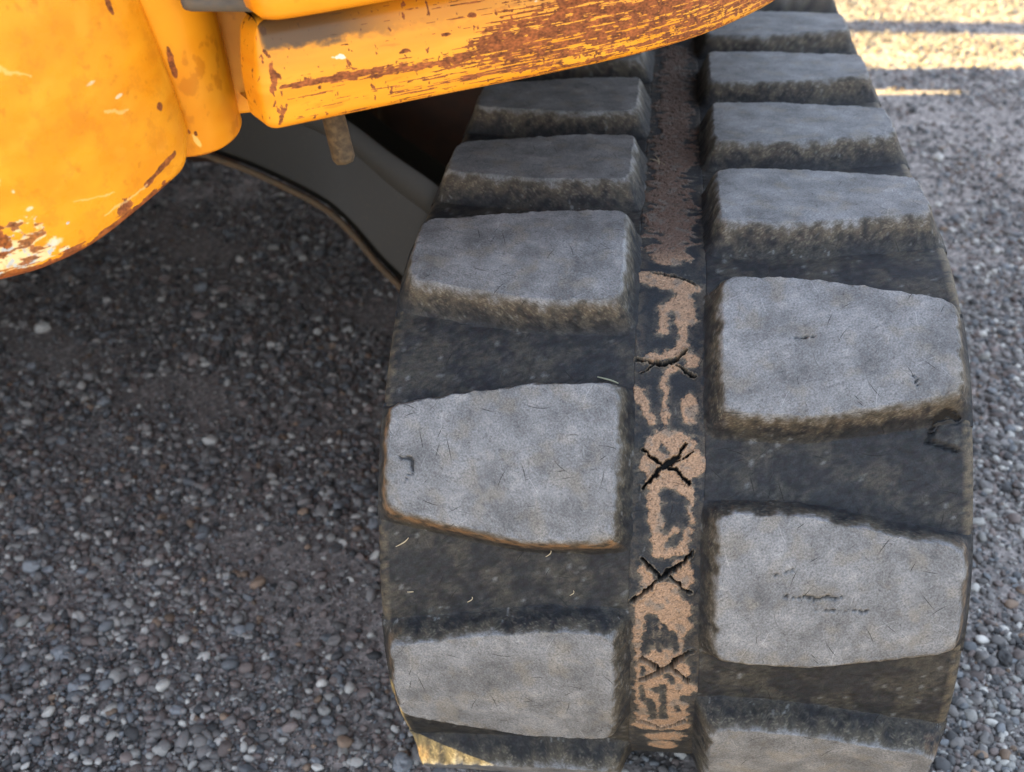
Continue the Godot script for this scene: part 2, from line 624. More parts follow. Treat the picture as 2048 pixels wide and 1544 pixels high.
func lug_reach(s: float, x: float) -> Vector2:
	# s from the lug's start, x from the middle outwards (metres): (nearness to the top face: >= 0 on it, -1 at the foot; how much of it is the trailing wall)
	var lead := lug_lead(x)
	var trail := lug_trail(x)
	var a := (s - lead) / 0.0045
	var b := (trail - s) / 0.0092
	var c := (x - 0.0201) / 0.0076
	var d := (0.1065 - x) / 0.0066
	var t := minf(minf(a, b), minf(c, d))
	# round the corners
	var k := 0.35
	var sum := exp(-a / k) + exp(-b / k) + exp(-c / k) + exp(-d / k)
	var soft := -k * log(sum) if sum < 1e30 else t
	return Vector2(soft if t > -3.0 else t, 1.0 if b <= t + 0.001 else 0.0)


func rub(s: float, x: float, deep := 0.0) -> Color:
	# bare rubber with dust, s and x in millimetres
	var n := n_mid.get_noise_3d(s, x, deep)
	var w := n_big.get_noise_3d(s + 300.0, x, deep)
	var f := n_fine.get_noise_3d(s, x, deep)
	var c := lin(0.021, 0.0235, 0.027) * (1.0 + 0.7 * n + 0.6 * f)
	var dust := ss(-0.05, 0.55, w + 0.5 * n + 0.15)
	c = c.lerp(lin(0.105, 0.094, 0.068), dust * (0.38 + 0.5 * f))
	var pale := ss(0.34, 0.5, n_mid.get_noise_3d(s * 0.6 + 900.0, x * 1.7 + 77.0, deep)) * ss(-0.1, 0.3, w)
	c = c.lerp(lin(0.24, 0.25, 0.25), pale * 0.6)
	return c


func lug_mesh(side: float, k: int, cell: float) -> ArrayMesh:
	var start := LUG_START + PITCH * k + (0.5128 * PITCH if side < 0.0 else 0.0)
	var dense := cell < 0.002
	var fine_rows := 38 if cell < 0.001 else (16 if dense else 4)
	# rows and columns follow the lug's outline, so that its walls are as finely divided as its top
	var vs := PackedFloat32Array()
	for q in fine_rows:
		vs.append(float(q) / fine_rows)
	var tops := int(0.060 / cell)
	for q in tops:
		vs.append(1.0 + float(q) / tops)
	for q in fine_rows + 1:
		vs.append(2.0 + float(q) / fine_rows)
	var us := PackedFloat32Array()
	for q in fine_rows:
		us.append(lerpf(0.0095, 0.0206, float(q) / fine_rows))
	var wides := int(0.085 / cell)
	for q in wides:
		us.append(lerpf(0.0206, 0.1060, float(q) / wides))
	for q in fine_rows + 1:
		us.append(lerpf(0.1060, 0.1135, float(q) / fine_rows))
	var nu := us.size()
	var nv := vs.size()
	var pos := PackedVector3Array()
	var col := PackedColorArray()
	var uv := PackedVector2Array()
	var detailed := dense
	var clay := 1.0 if side < 0.0 and k == 3 else (0.35 if k == 4 or k == 5 else 0.12)
	var whole := 0.045 * sin(k * 12.9 + side * 3.0)
	for j in nv:
		for i in nu:
			var x := us[i]
			var v := vs[j]
			var lead := lug_lead(x)
			var trail := lug_trail(x)
			var ls := 0.0
			if v < 1.0:
				ls = lerpf(lead - 0.0060, lead + 0.0006, v)
			elif v < 2.0:
				ls = lerpf(lead + 0.0006, trail - 0.0006, v - 1.0)
			else:
				ls = lerpf(trail - 0.0006, trail + 0.0114, v - 2.0)
			var s := start + ls
			var sm := s * 1000.0
			var xm := x * side * 1000.0
			var big := n_big.get_noise_2d(sm, xm)
			var mid := n_mid.get_noise_2d(sm, xm)
			var fine := n_fine.get_noise_2d(sm, xm)
			var soft := n_big.get_noise_2d(sm * 2.0 + 31.0, xm * 2.0)
			var reach := lug_reach(ls + 0.0009 * soft, x + 0.0007 * n_big.get_noise_2d(xm * 2.0, sm * 2.0 + 50.0))
			var t := reach.x + 0.05 * soft
			var lev := clampf(1.0 + t, 0.0, 1.0)
			# patterns run through the solid, so that they do not smear down the walls
			var deep := lerpf(lev, lev * lev * (3.0 - 2.0 * lev), 0.75) * 13.1
			mid = n_mid.get_noise_3d(sm, xm, deep)
			fine = n_fine.get_noise_3d(sm, xm, deep)
			# the foot is a fillet, the crest is worn round
			var h := lerpf(lev, lev * lev * (3.0 - 2.0 * lev), 0.75)
			var up := h * (RT - R0) + 0.0002 * big * h - 0.0009 * (1.0 - ss(-1.2, -0.98, reach.x))
			if i == 0 or i == nu - 1 or j == 0 or j == nv - 1:
				up = -0.0025
			up += 0.0005 * mid * ss(0.55, 0.95, h) * (1.0 - ss(0.0, 0.3, t)) + 0.00005 * fine
			# colour
			var top := ss(-0.30, 0.02, t + 0.18 * mid + 0.10 * fine + 0.25 * soft)
			var crest := exp(-pow((t + 0.34) / 0.24, 2.0))
			var bare := rub(sm, xm, deep)
			var wall := bare.lerp(lin(0.125, 0.108, 0.075), clampf(ss(-0.66, -0.12, t + 0.17 * mid + 0.09 * fine + 0.4 * soft) * 0.72, 0.0, 1.0))
			if reach.y > 0.5 or x > 0.1035:
				wall = wall.lerp(lin(0.27, 0.155, 0.075), clay * clampf(crest * 1.5 * (0.45 + mid), 0.0, 1.0))
			wall = wall.lerp(lin(0.30, 0.27, 0.20), crest * ss(0.22, 0.45, fine + 0.4 * mid) * 0.4)
			var g := 0.245 * (1.0 + whole + 0.20 * mid + 0.22 * fine + 0.5 * big)
			var worn := lin(g * 0.97, g * 1.0, g * 1.02)
			worn = worn.lerp(lin(0.30, 0.265, 0.20), 0.35 * ss(0.05, 0.5, n_big.get_noise_2d(sm * 1.3 + 70.0, xm * 1.3)))
			worn = worn.lerp(lin(0.06, 0.064, 0.068), 0.5 * ss(0.40, 0.55, n_mid.get_noise_2d(sm * 1.9 + 400.0, xm * 1.9)))
			# pale scuffs and rubbed patches
			var scuff := ss(0.22, 0.5, n_mid.get_noise_2d(sm * 0.55 + 210.0 * k, xm * 0.4 + 99.0)) * ss(-0.1, 0.3, big)
			worn = worn.lerp(lin(0.37, 0.37, 0.36), scuff * 0.6)
			if detailed:
				var nick := capsules(NICKS, sm + 1.4 * mid + 0.5 * fine, xm + 1.2 * n_mid.get_noise_2d(xm, sm)) + 0.14 + 0.4 * big
				if nick < 0.5:
					var cut := 1.0 - ss(-0.12, 0.22, nick)
					up -= 0.0012 * cut
					worn = worn.lerp(lin(0.03, 0.03, 0.03), cut * 0.85)
					wall = wall.lerp(lin(0.010, 0.010, 0.010), cut)
			col.append(wall.lerp(worn, top))
			var zy := loop_at(s, R0 + up)
			pos.append(Vector3(x * side, zy.y, zy.x))
			var tall := RT - R0
			uv.append(Vector2(side * (x + tall * (ss(0.0125, 0.0206, x) + ss(0.1060, 0.1131, x))) + 0.013 * k, s + tall * (ss(0.1, 0.95, v) + ss(2.05, 2.85, v))))
	return sheet(nu, nv, pos, -side, uv, col)


func belt_mesh() -> ArrayMesh:
	# the whole loop: outer face with rolled edges, sides, and inner face
	var rows := PackedFloat32Array()
	var s := -RUN
	var whole := 2.0 * RUN + TAU * RT
	while s < whole - RUN:
		rows.append(s)
		s += 0.0011 if s > -0.34 and s < 0.33 else 0.006
	rows.append(whole - RUN)
	var prof := []          # (x, depth below R0)
	prof.append(Vector2(-0.100, 0.014))
	prof.append(Vector2(-0.1115, 0.0125))
	prof.append(Vector2(-0.1130, 0.0095))
	prof.append(Vector2(-0.1134, 0.0040))
	for a in 5:
		var t := PI / 2.0 * a / 4.0
		prof.append(Vector2(-0.1101 - 0.0033 * cos(t), 0.0033 - 0.0033 * sin(t)))
	var x := -0.1085
	while x < 0.1086:
		prof.append(Vector2(x, 0.0))
		x += 0.0014
	for a in 5:
		var t := PI / 2.0 * (4 - a) / 4.0
		prof.append(Vector2(0.1101 + 0.0033 * cos(t), 0.0033 - 0.0033 * sin(t)))
	prof.append(Vector2(0.1134, 0.0040))
	prof.append(Vector2(0.1130, 0.0095))
	prof.append(Vector2(0.1115, 0.0125))
	prof.append(Vector2(0.100, 0.014))
	prof.append(Vector2(0.0, 0.014))
	prof.append(Vector2(-0.100, 0.014))
	var nu := prof.size()
	var nv := rows.size()
	var pos := PackedVector3Array()
	var col := PackedColorArray()
	var uv := PackedVector2Array()
	for j in nv:
		s = rows[j]
		var near := s > -0.34 and s < 0.33
		for i in nu:
			var q: Vector2 = prof[i]
			var sm := s * 1000.0
			var xm := q.x * 1000.0
			var up := -q.y
			var c := rub(sm, xm)
			if near and q.y < 0.003:
				up += 0.0004 * n_big.get_noise_2d(sm, xm) + 0.00012 * n_mid.get_noise_2d(sm, xm)
				if absf(q.x) < 0.0122 and s > -0.325 and s < 0.322:
					up = -0.008
				if q.x > 0.09 and s > 0.1 and s < 0.125:
					var nick := capsules(NICKS, sm, xm)
					up -= 0.0025 * (1.0 - ss(-0.1, 0.5, nick))
					c = c.lerp(lin(0.01, 0.01, 0.01), 1.0 - ss(-0.05, 0.35, nick))
			if absf(q.x) > 0.1085:
				c = c.lerp(lin(0.15, 0.125, 0.085), clampf((0.6 if q.x > 0.0 else 0.3) + 1.1 * n_mid.get_noise_2d(sm, xm), 0.0, 0.9))
			col.append(c)
			var zy := loop_at(s, R0 + up)
			pos.append(Vector3(q.x, zy.y, zy.x))
			uv.append(Vector2(q.x, s))
	return sheet(nu, nv, pos, -1.0, uv, col)


func groove_mesh() -> ArrayMesh:
	var rows := PackedFloat32Array()
	var s := -0.33
	while s < 0.325:
		rows.append(s)
		s += 0.00036 if s > 0.0 else (0.0006 if s > -0.16 else 0.0011)
	var nu := 84
	var nv := rows.size()
	var pos := PackedVector3Array()
	var col := PackedColorArray()
	var uv := PackedVector2Array()
	for j in nv:
		s = rows[j]
		var sm := s * 1000.0
		for i in nu:
			var x := -0.0150 + 0.0300 * i / (nu - 1)
			var xm := x * 1000.0
			var mid := n_mid.get_noise_2d(sm, xm)
			var fine := n_fine.get_noise_2d(sm, xm)
			var big := n_big.get_noise_2d(sm * 1.5, xm * 1.5)
			var up := 0.0003 - 0.0016 * ss(0.0136, 0.0150, absf(x)) + 0.0001 * mid
			var c := rub(sm, xm)
			c = c.lerp(lin(0.022, 0.029, 0.038), 0.5)
			c = c.lerp(lin(0.12, 0.10, 0.075), 0.55 * ss(0.0085, 0.0135, absf(x)) * ss(-0.3, 0.4, mid + big))
			var wob := n_mid.get_noise_2d(sm * 0.8 + 150.0, xm * 0.8)
			var d := capsules(MUD, sm + 1.8 * wob, xm + 1.8 * n_mid.get_noise_2d(sm * 0.8, xm * 0.8 + 90.0), 2.0) - 0.45
			if sm > 115.0:
				d = maxf(d, -capsules(BARE, sm + 1.2 * wob, xm + 1.2 * mid, 1.5))
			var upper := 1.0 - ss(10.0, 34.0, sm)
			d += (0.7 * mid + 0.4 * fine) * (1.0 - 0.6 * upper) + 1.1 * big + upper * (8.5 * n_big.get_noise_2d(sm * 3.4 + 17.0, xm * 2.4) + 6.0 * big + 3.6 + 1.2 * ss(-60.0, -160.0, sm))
			var mud := 1.0 - ss(-0.25, 0.2, d)
			var thin := exp(-pow((d - 0.35) / 0.4, 2.0))
			var film := (1.0 - ss(0.0, 3.2, d + 1.2 * big)) * ss(-0.35, 0.35, mid + 0.6 * fine + 0.4 * big)
			c = c.lerp(lin(0.17, 0.145, 0.11), film * 0.6)
			if mud > 0.0:
				var tone := 1.0 + 0.22 * mid + 0.26 * fine * (1.0 - 0.6 * upper)
				var m := lin(0.42, 0.275, 0.175) * tone
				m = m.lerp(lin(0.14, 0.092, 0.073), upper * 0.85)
				m = m.lerp(lin(0.20, 0.19, 0.165), ss(0.16, 0.42, n_big.get_noise_2d(sm * 2.2 + 80.0, xm * 2.2)) * 0.6)
				var pit := ss(0.36, 0.46, n_fine.get_noise_2d(sm * 0.7 + 55.0, xm * 0.7))
				m = m.lerp(lin(0.10, 0.07, 0.05), pit * 0.7)
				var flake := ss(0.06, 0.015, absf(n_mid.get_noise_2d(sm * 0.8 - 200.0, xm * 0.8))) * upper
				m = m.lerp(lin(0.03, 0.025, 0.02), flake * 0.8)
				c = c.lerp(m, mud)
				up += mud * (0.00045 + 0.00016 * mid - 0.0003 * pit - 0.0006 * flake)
			c = c.lerp(lin(0.30, 0.25, 0.18), thin * 0.45 * ss(-0.1, 0.3, fine + mid))
			var cut := capsules(CUTS, sm + 1.3 * mid + 0.5 * fine, xm + 1.3 * wob) + 0.12 + 0.35 * n_mid.get_noise_2d(sm * 0.6 + 31.0, xm * 0.6) - 0.22 - 0.4 * ss(195.0, 215.0, sm)
			if cut < 1.6:
				# lips of the cut stand up, then it drops
				up += 0.0006 * exp(-pow((cut - 0.55) / 0.45, 2.0))
				c = c.lerp(lin(0.36, 0.29, 0.2), 0.5 * exp(-pow((cut - 0.4) / 0.2, 2.0)))
				var drop := 1.0 - ss(-0.15, 0.12, cut)
				up -= 0.0045 * drop
				c = c.lerp(lin(0.010, 0.009, 0.009), drop)
			col.append(c)
			var zy := loop_at(s, R0 + up)
			pos.append(Vector3(x, zy.y, zy.x))
			uv.append(Vector2(x, s))
	return sheet(nu, nv, pos, -1.0, uv, col)


func track(machine: Node3D) -> void:
	var belt := part("rubber_track", belt_mesh(), rubber, machine)
	belt.set_meta("label", "worn black rubber track with staggered grey lugs either side of a muddy centre groove")
	var strip := part("groove_floor", groove_mesh(), mud_mat, belt)
	strip.set_meta("label", "centre groove with flaking tan mud and torn X-shaped cuts")
	for side in [1.0, -1.0]:
		for k in NLUG:
			var at := LUG_START + PITCH * k
			var near := k >= -1 and at > -0.45 and at < 0.34
			var wrapped := k == NLUG - 1
			part("track_lug", lug_mesh(side, k, 0.00075 if near else (0.0015 if wrapped else 0.005)), rubber, belt)
	# the same track again on the machine's far side, plainer
	var far := belt.duplicate()
	for c in far.get_children():
		if c.name.begins_with("groove"):
			far.remove_child(c)
			c.free()
	far.name = "rubber_track_001"
	far.position = Vector3(-0.785, 0, 0)
	far.set_meta("label", "second rubber track on the machine's other side")
	machine.add_child(far, true)


# ---------------------------------------------------------------- undercarriage

func undercarriage(machine: Node3D) -> void:
	var rust := StandardMaterial3D.new()
	rust.resource_name = "rusty_dark_steel"
	rust.albedo_color = Color(0.20, 0.13, 0.09)
	rust.albedo_texture = steel.albedo_texture
	rust.uv1_triplanar = true
	rust.uv1_scale = Vector3(9, 9, 9)
	rust.roughness = 0.9
	# wheel inside the front of the track
	for x0 in [0.0, -0.785]:
		for z in [0.0, -RUN]:
			var w := part("idler_wheel" if z == 0.0 else "drive_sprocket", lathe(PackedVector2Array([Vector2(0.0, 0.035), Vector2(0.03, 0.035), Vector2(0.034, 0.028), Vector2(0.085, 0.022), Vector2(0.098, 0.03), Vector2(0.113, 0.03), Vector2(0.113, -0.03), Vector2(0.098, -0.03), Vector2(0.085, -0.022), Vector2(0.034, -0.028), Vector2(0.03, -0.035), Vector2(0.0, -0.035)]), 48), rust, machine)
			w.transform = Transform3D(Basis(Vector3.FORWARD, PI / 2.0), Vector3(x0, RT, z))
		var f := part("track_frame", rounded_box(Vector3(0.12, 0.10, 0.80), 0.012), steel, machine)
		f.position = Vector3(x0, RT + 0.005, -RUN / 2.0)
		for k in 4:
			var w2 := part("track_roller", lathe(PackedVector2Array([Vector2(0.0, 0.07), Vector2(0.038, 0.07), Vector2(0.042, 0.064), Vector2(0.042, 0.03), Vector2(0.03, 0.026), Vector2(0.03, -0.026), Vector2(0.042, -0.03), Vector2(0.042, -0.064), Vector2(0.038, -0.07), Vector2(0.0, -0.07)]), 24), rust, machine)
			w2.transform = Transform3D(Basis(Vector3.FORWARD, PI / 2.0), Vector3(x0, 0.071, -0.2 - 0.19 * k))
	# curved front leg of the frame, with a thick lower rim
	var lower := curve([Vector3(-0.372, 0.207, -0.300), Vector3(-0.3289, 0.2056, -0.29), Vector3(-0.311, 0.2048, -0.28), Vector3(-0.2785, 0.1995, -0.265), Vector3(-0.2323, 0.1868, -0.243), Vector3(-0.2107, 0.1737, -0.232), Vector3(-0.1898, 0.1541, -0.22), Vector3(-0.1758, 0.1435, -0.212), Vector3(-0.162, 0.1326, -0.205), Vector3(-0.09, 0.085, -0.18)], 60)
	var upper := curve([Vector3(-0.375, 0.268, -0.31), Vector3(-0.3285, 0.2654, -0.30), Vector3(-0.2932, 0.2600, -0.285), Vector3(-0.2432, 0.2512, -0.265), Vector3(-0.2074, 0.2392, -0.25), Vector3(-0.1793, 0.2243, -0.235), Vector3(-0.1501, 0.2105, -0.22), Vector3(-0.138, 0.2047, -0.212), Vector3(-0.09, 0.182, -0.19)], 60)
	var pos := PackedVector3Array()
	var uv := PackedVector2Array()
	var rows := 18
	var back := Vector3(0.0, 0.004, -0.022)
	for j in rows:
		for i in 60:
			var t := float(j - 1) / (rows - 3)
			var p := lower[i].lerp(upper[i], clampf(t, 0.0, 1.0))
			if j == 0 or j == rows - 1:
				p += back
			pos.append(p)
			uv.append(Vector2(float(i) / 59.0, t))
	var worn := StandardMaterial3D.new()
	worn.resource_name = "chipped_black_plate"
	worn.albedo_color = Color(0.235, 0.24, 0.21)
	var chips := NoiseTexture2D.new()
	chips.width = 1024
	chips.height = 1024
	chips.seamless = true
	var cn := FastNoiseLite.new()
	cn.frequency = 0.035
	cn.fractal_octaves = 4
	cn.seed = 8
	chips.noise = cn
	var cr := Gradient.new()
	cr.offsets = PackedFloat32Array([0.0, 0.4, 0.7, 0.83, 0.86, 1.0])
	cr.colors = PackedColorArray([Color(0.26, 0.28, 0.28), Color(0.33, 0.34, 0.33), Color(0.40, 0.39, 0.36), Color(0.46, 0.42, 0.36), Color(0.9, 0.78, 0.6), Color(1.0, 0.9, 0.75)])
	chips.color_ramp = cr
	worn.albedo_texture = chips
	worn.uv1_triplanar = true
	worn.uv1_scale = Vector3(7, 7, 7)
	worn.roughness = 0.48
	var plate := part("frame_leg", sheet(60, rows, pos, 1.0, uv), worn, machine)
	plate.set_meta("label", "dark curved steel leg of the undercarriage reaching to the track")
	var rad := PackedFloat32Array()
	for i in 60:
		rad.append(0.0023)
	var rim := PackedVector3Array()
	for p in lower:
		rim.append(p + Vector3(0, -0.002, 0.004))
	var rm := StandardMaterial3D.new()
	rm.resource_name = "dusty_rim"
	rm.albedo_color = Color(0.36, 0.31, 0.25)
	rm.albedo_texture = steel.albedo_texture
	rm.uv1_triplanar = true
	rm.uv1_scale = Vector3(14, 14, 14)
	rm.roughness = 0.85
	part("lower_rim", tube(rim, rad, 10), rm, plate)
	var band := PackedVector3Array()
	var band_rows := [[0.70, 0.0], [0.715, 0.0035], [0.985, 0.0035], [1.0, 0.0]]
	for r in band_rows:
		for i in range(20, 60):
			band.append(lower[i].lerp(upper[i], r[0]) + Vector3(-0.1, 0.35, 0.93) * float(r[1]))
	part("upper_flange", sheet(40, 4, band, 1.0), worn, plate)
	# middle of the undercarriage and the ring that the house turns on
	var mid := part("centre_frame", rounded_box(Vector3(0.40, 0.10, 0.46), 0.02), rust, machine)
	mid.position = Vector3(-0.39, 0.285, -0.56)
	var inner := part("track_frame", rounded_box(Vector3(0.11, 0.22, 0.56), 0.015), rust, machine)
	inner.position = Vector3(-0.155, 0.175, -0.60)
	var beam_in := part("cross_member", rounded_box(Vector3(0.24, 0.15, 0.40), 0.015), rust, machine)
	beam_in.position = Vector3(-0.28, 0.225, -0.60)
	for s in [-1.0, 1.0]:
		var leg := part("frame_leg", rounded_box(Vector3(0.30, 0.09, 0.12), 0.015), steel, machine)
		leg.transform = Transform3D(Basis(Vector3.FORWARD, s * 0.45), Vector3(-0.39 + s * 0.26, 0.215, -0.80))
	var leg2 := part("frame_leg", rounded_box(Vector3(0.30, 0.09, 0.10), 0.015), steel, machine)
	leg2.transform = Transform3D(Basis(Vector3.FORWARD, -0.45), Vector3(-0.66, 0.215, -0.28))
	var ring := part("slew_ring", lathe(PackedVector2Array([Vector2(0.0, 0.03), Vector2(0.2, 0.03), Vector2(0.2, -0.03), Vector2(0.0, -0.03)]), 48), rust, machine)
	ring.position = Vector3(-0.39, 0.36, -0.56)


# ---------------------------------------------------------------- yellow house

func yellow(tex: Texture2D, rough: Texture2D, scale: Vector3, offset := Vector3.ZERO) -> StandardMaterial3D:
	var m := StandardMaterial3D.new()
	m.resource_name = "chipped_yellow_paint"
	m.albedo_texture = tex
	m.roughness_texture = rough
	m.roughness_texture_channel = BaseMaterial3D.TEXTURE_CHANNEL_RED
	m.roughness = 1.0
	m.metallic_specular = 0.38
	m.uv1_scale = scale
	m.uv1_offset = offset
	return m


var paint_rough := []

func paint_tone(u: float, v: float) -> Color:
	# sRGB; u, v in millimetres
	var w := n_big.get_noise_2d(u * 0.7, v * 1.2)
	var c := Color(0.865, 0.585, 0.12)
	c = c.lerp(Color(0.81, 0.50, 0.08), clampf(0.45 + 1.1 * w, 0.0, 1.0) * 0.6)
	c = c.lerp(Color(0.90, 0.64, 0.20), ss(0.05, 0.5, n_big.get_noise_2d(u * 0.9 + 500.0, v)) * 0.4)
	c = c.lerp(Color(0.62, 0.36, 0.08), ss(0.40, 0.6, n_mid.get_noise_2d(u * 0.5 + 60.0, v * 0.5)) * 0.3)
	return c


func rust_tone(u: float, v: float) -> Color:
	var f := n_fine.get_noise_2d(u, v)
	var w := n_mid.get_noise_2d(u, v)
	return Color(0.50, 0.285, 0.145) * (1.0 + 0.35 * w + 0.35 * f)


func beam_look(mm_u: float, mm_v: float) -> Array:
	# u along the beam from its left corner, v up from its bottom edge (mm): [colour, roughness]
	var c := paint_tone(mm_u * 0.4, mm_v * 2.0)
	var line := n_mid.get_noise_2d(mm_u * 0.10 + 40.0, mm_v * 3.2)
	var line2 := n_fine.get_noise_2d(mm_u * 0.06, mm_v * 1.6 + 30.0)
	var ragged := n_mid.get_noise_2d(mm_u * 0.9, mm_v * 1.4)
	# middle line and half width of the scraped band
	var mid := lerpf(13.0, 11.0, clampf(mm_u / 60.0, 0.0, 1.0)) + 2.5 * ss(60.0, 100.0, mm_u)
	var wide := 0.9 + 0.8 * ss(6.0, 30.0, mm_u) + 11.0 * ss(58.0, 108.0, mm_u)
	var far := absf(mm_v - mid) / wide
	var heat := 1.15 + 0.25 * ss(60.0, 120.0, mm_u) - far + 0.55 * ragged
	heat -= 2.0 * (1.0 - ss(3.0, 7.0, mm_u))
	var grown := ss(25.0, 120.0, mm_u)
	var streak := line * 1.1 + line2 * 0.7 + ragged * 0.35
	var rust := ss(0.30, 0.42, heat * lerpf(1.0, 0.72, grown) + streak * lerpf(0.5, 1.35, grown))
	var low := ss(0.0, 2.0, mm_v) * (1.0 - ss(8.0, 11.0, mm_v))
	rust = maxf(rust, ss(0.50, 0.58, streak - 0.5 * (1.0 - ss(3.0, 14.0, mm_u)) - 0.30 * ss(12.0, 17.0, mm_v) * (1.0 - grown) + 0.30 * low * ss(20.0, 60.0, mm_u) + 0.12 * grown))
	# worn left corner
	var corner := exp(-pow((mm_u - 4.5) / 2.2, 2.0))
	rust = maxf(rust, ss(0.44, 0.56, corner * (0.26 + 0.42 * exp(-pow((mm_v - 15.0) / 4.5, 2.0))) + 1.0 * n_mid.get_noise_2d(mm_u * 1.3 + 9.0, mm_v * 0.8)))
	# a few knocks
	for k in [[92.0, 31.0, 4.0, 1.0], [76.0, 24.0, 1.6, 0.7], [66.0, 19.5, 2.4, 0.6], [50.0, 16.5, 2.0, 0.7], [52.0, 27.0, 0.5, 1.4], [61.0, 28.5, 0.5, 2.2]]:
		var dd: float = sqrt(pow((mm_u - k[0]) / k[2], 2.0) + pow((mm_v - k[1]) / k[3], 2.0)) + 0.9 * ragged
		rust = maxf(rust, 1.0 - ss(0.7, 0.95, dd))
	c = c.lerp(rust_tone(mm_u * 0.5, mm_v), rust)
	var rim := exp(-pow((rust - 0.5) / 0.22, 2.0))
	c = c.lerp(Color(0.30, 0.16, 0.07), rim * 0.35)
	# pale chips
	for k in [[27.0, 18.5, 2.2, 1.1], [101.0, 27.0, 2.4, 1.8]]:
		var dd: float = sqrt(pow((mm_u - k[0]) / k[2], 2.0) + pow((mm_v - k[1]) / k[3], 2.0)) + 1.2 * ragged
		c = c.lerp(Color(0.86, 0.82, 0.74), 1.0 - ss(0.55, 0.9, dd))
	# dark rubbed grease under the upper panel
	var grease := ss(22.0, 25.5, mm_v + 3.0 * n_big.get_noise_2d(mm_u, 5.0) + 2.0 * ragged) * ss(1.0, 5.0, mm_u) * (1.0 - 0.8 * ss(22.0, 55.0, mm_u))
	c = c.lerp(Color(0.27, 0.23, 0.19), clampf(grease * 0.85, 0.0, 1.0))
	return [c, 0.34 + 0.5 * rust + 0.06 * line]


func bracket_look(a: float, b: float) -> Array:
	# a along the lower edge, b up from it (mm)
	var c := paint_tone(a, b + 80.0)
	var mid := n_mid.get_noise_2d(a * 0.55, b * 0.75 + 31.0)
	var fine := n_fine.get_noise_2d(a * 0.6, b * 0.6)
	var rust := 0.0
	# chipped patch low on the left: bare primer, cream and brown
	var patch := 1.15 - sqrt(pow((a - 2.0) / 19.0, 2.0) + pow((b - 7.0) / 15.0, 2.0)) + 0.75 * mid
	var chip := ss(0.22, 0.32, patch)
	var pale := Color(0.88, 0.76, 0.55).lerp(Color(0.68, 0.70, 0.68), ss(0.1, 0.3, n_mid.get_noise_2d(a * 0.8 + 9.0, b * 0.8)))
	c = c.lerp(pale, chip)
	var brown := 1.1 - sqrt(pow((a - 3.0) / 7.0, 2.0) + pow((b - 17.0) / 6.5, 2.0)) + 0.9 * mid + 0.3 * fine
	rust = maxf(rust, ss(0.35, 0.5, brown))
	rust = maxf(rust, chip * ss(0.02, 0.14, n_mid.get_noise_2d(a * 0.35 + 70.0, b * 1.6)) * 0.85)
	# rusted lower edge
	var edge := 4.2 * ss(-40.0, 10.0, a) * (1.0 - ss(56.0, 72.0, a)) + 5.0 * mid + 1.5 * fine
	rust = maxf(rust, ss(0.2, 1.0, edge - b))
	var peak := 1.1 - sqrt(pow((a - 46.0) / 5.0, 2.0) + pow((b - 5.0) / 7.0, 2.0)) + 0.8 * mid + 0.3 * fine
	rust = maxf(rust, ss(0.3, 0.5, peak))
	# a long gouge near the right end, small spots
	var g := capsules([57.0, 9.0, 73.0, 11.5, 0.9], a, b) + 0.9 * mid
	rust = maxf(rust, 1.0 - ss(-0.2, 0.25, g))
	for k in [[70.0, 68.0, 0.9, 3.5], [64.0, 3.5, 0.8, 3.0], [74.0, 30.0, 1.2, 1.6]]:
		var dd: float = sqrt(pow((a - k[0]) / k[2], 2.0) + pow((b - k[1]) / k[3], 2.0)) + 1.0 * mid
		rust = maxf(rust, 1.0 - ss(0.7, 1.0, dd))
	c = c.lerp(rust_tone(a * 0.8, b * 0.8), rust)
	for k in [[4.0, 36.0, 6.0, 5.0], [16.0, 24.0, 2.0, 1.0], [13.0, 31.0, 0.8, 1.0], [8.0, 58.0, 2.2, 2.4], [2.0, 44.0, 1.2, 0.9], [52.0, 51.0, 2.5, 0.7], [60.0, 42.0, 2.0, 0.6], [19.0, 10.0, 2.6, 1.8]]:
		var dd: float = sqrt(pow((a - k[0]) / k[2], 2.0) + pow((b - k[1]) / k[3], 2.0)) + 0.9 * mid
		c = c.lerp(Color(0.84, 0.78, 0.68), (1.0 - ss(0.5, 1.0, dd)) * 0.85)
	c = c.lerp(Color(0.70, 0.42, 0.10), 0.26 * ss(0.10, 0.5, n_mid.get_noise_2d(a * 0.35 + 33.0, b * 0.3) + 0.4 * fine))
	var scratch := capsules([20.0, 70.0, 32.0, 62.0, 0.25, 52.0, 40.0, 61.0, 36.0, 0.35, 30.0, 20.0, 44.0, 14.0, 0.2, 38.0, 9.5, 57.0, 8.5, 0.3], a + mid, b + mid)
	c = c.lerp(Color(0.88, 0.74, 0.50), 0.6 * (1.0 - ss(-0.1, 0.3, scratch)))
	return [c, 0.30 + 0.5 * rust + 0.25 * chip + 0.1 * mid]


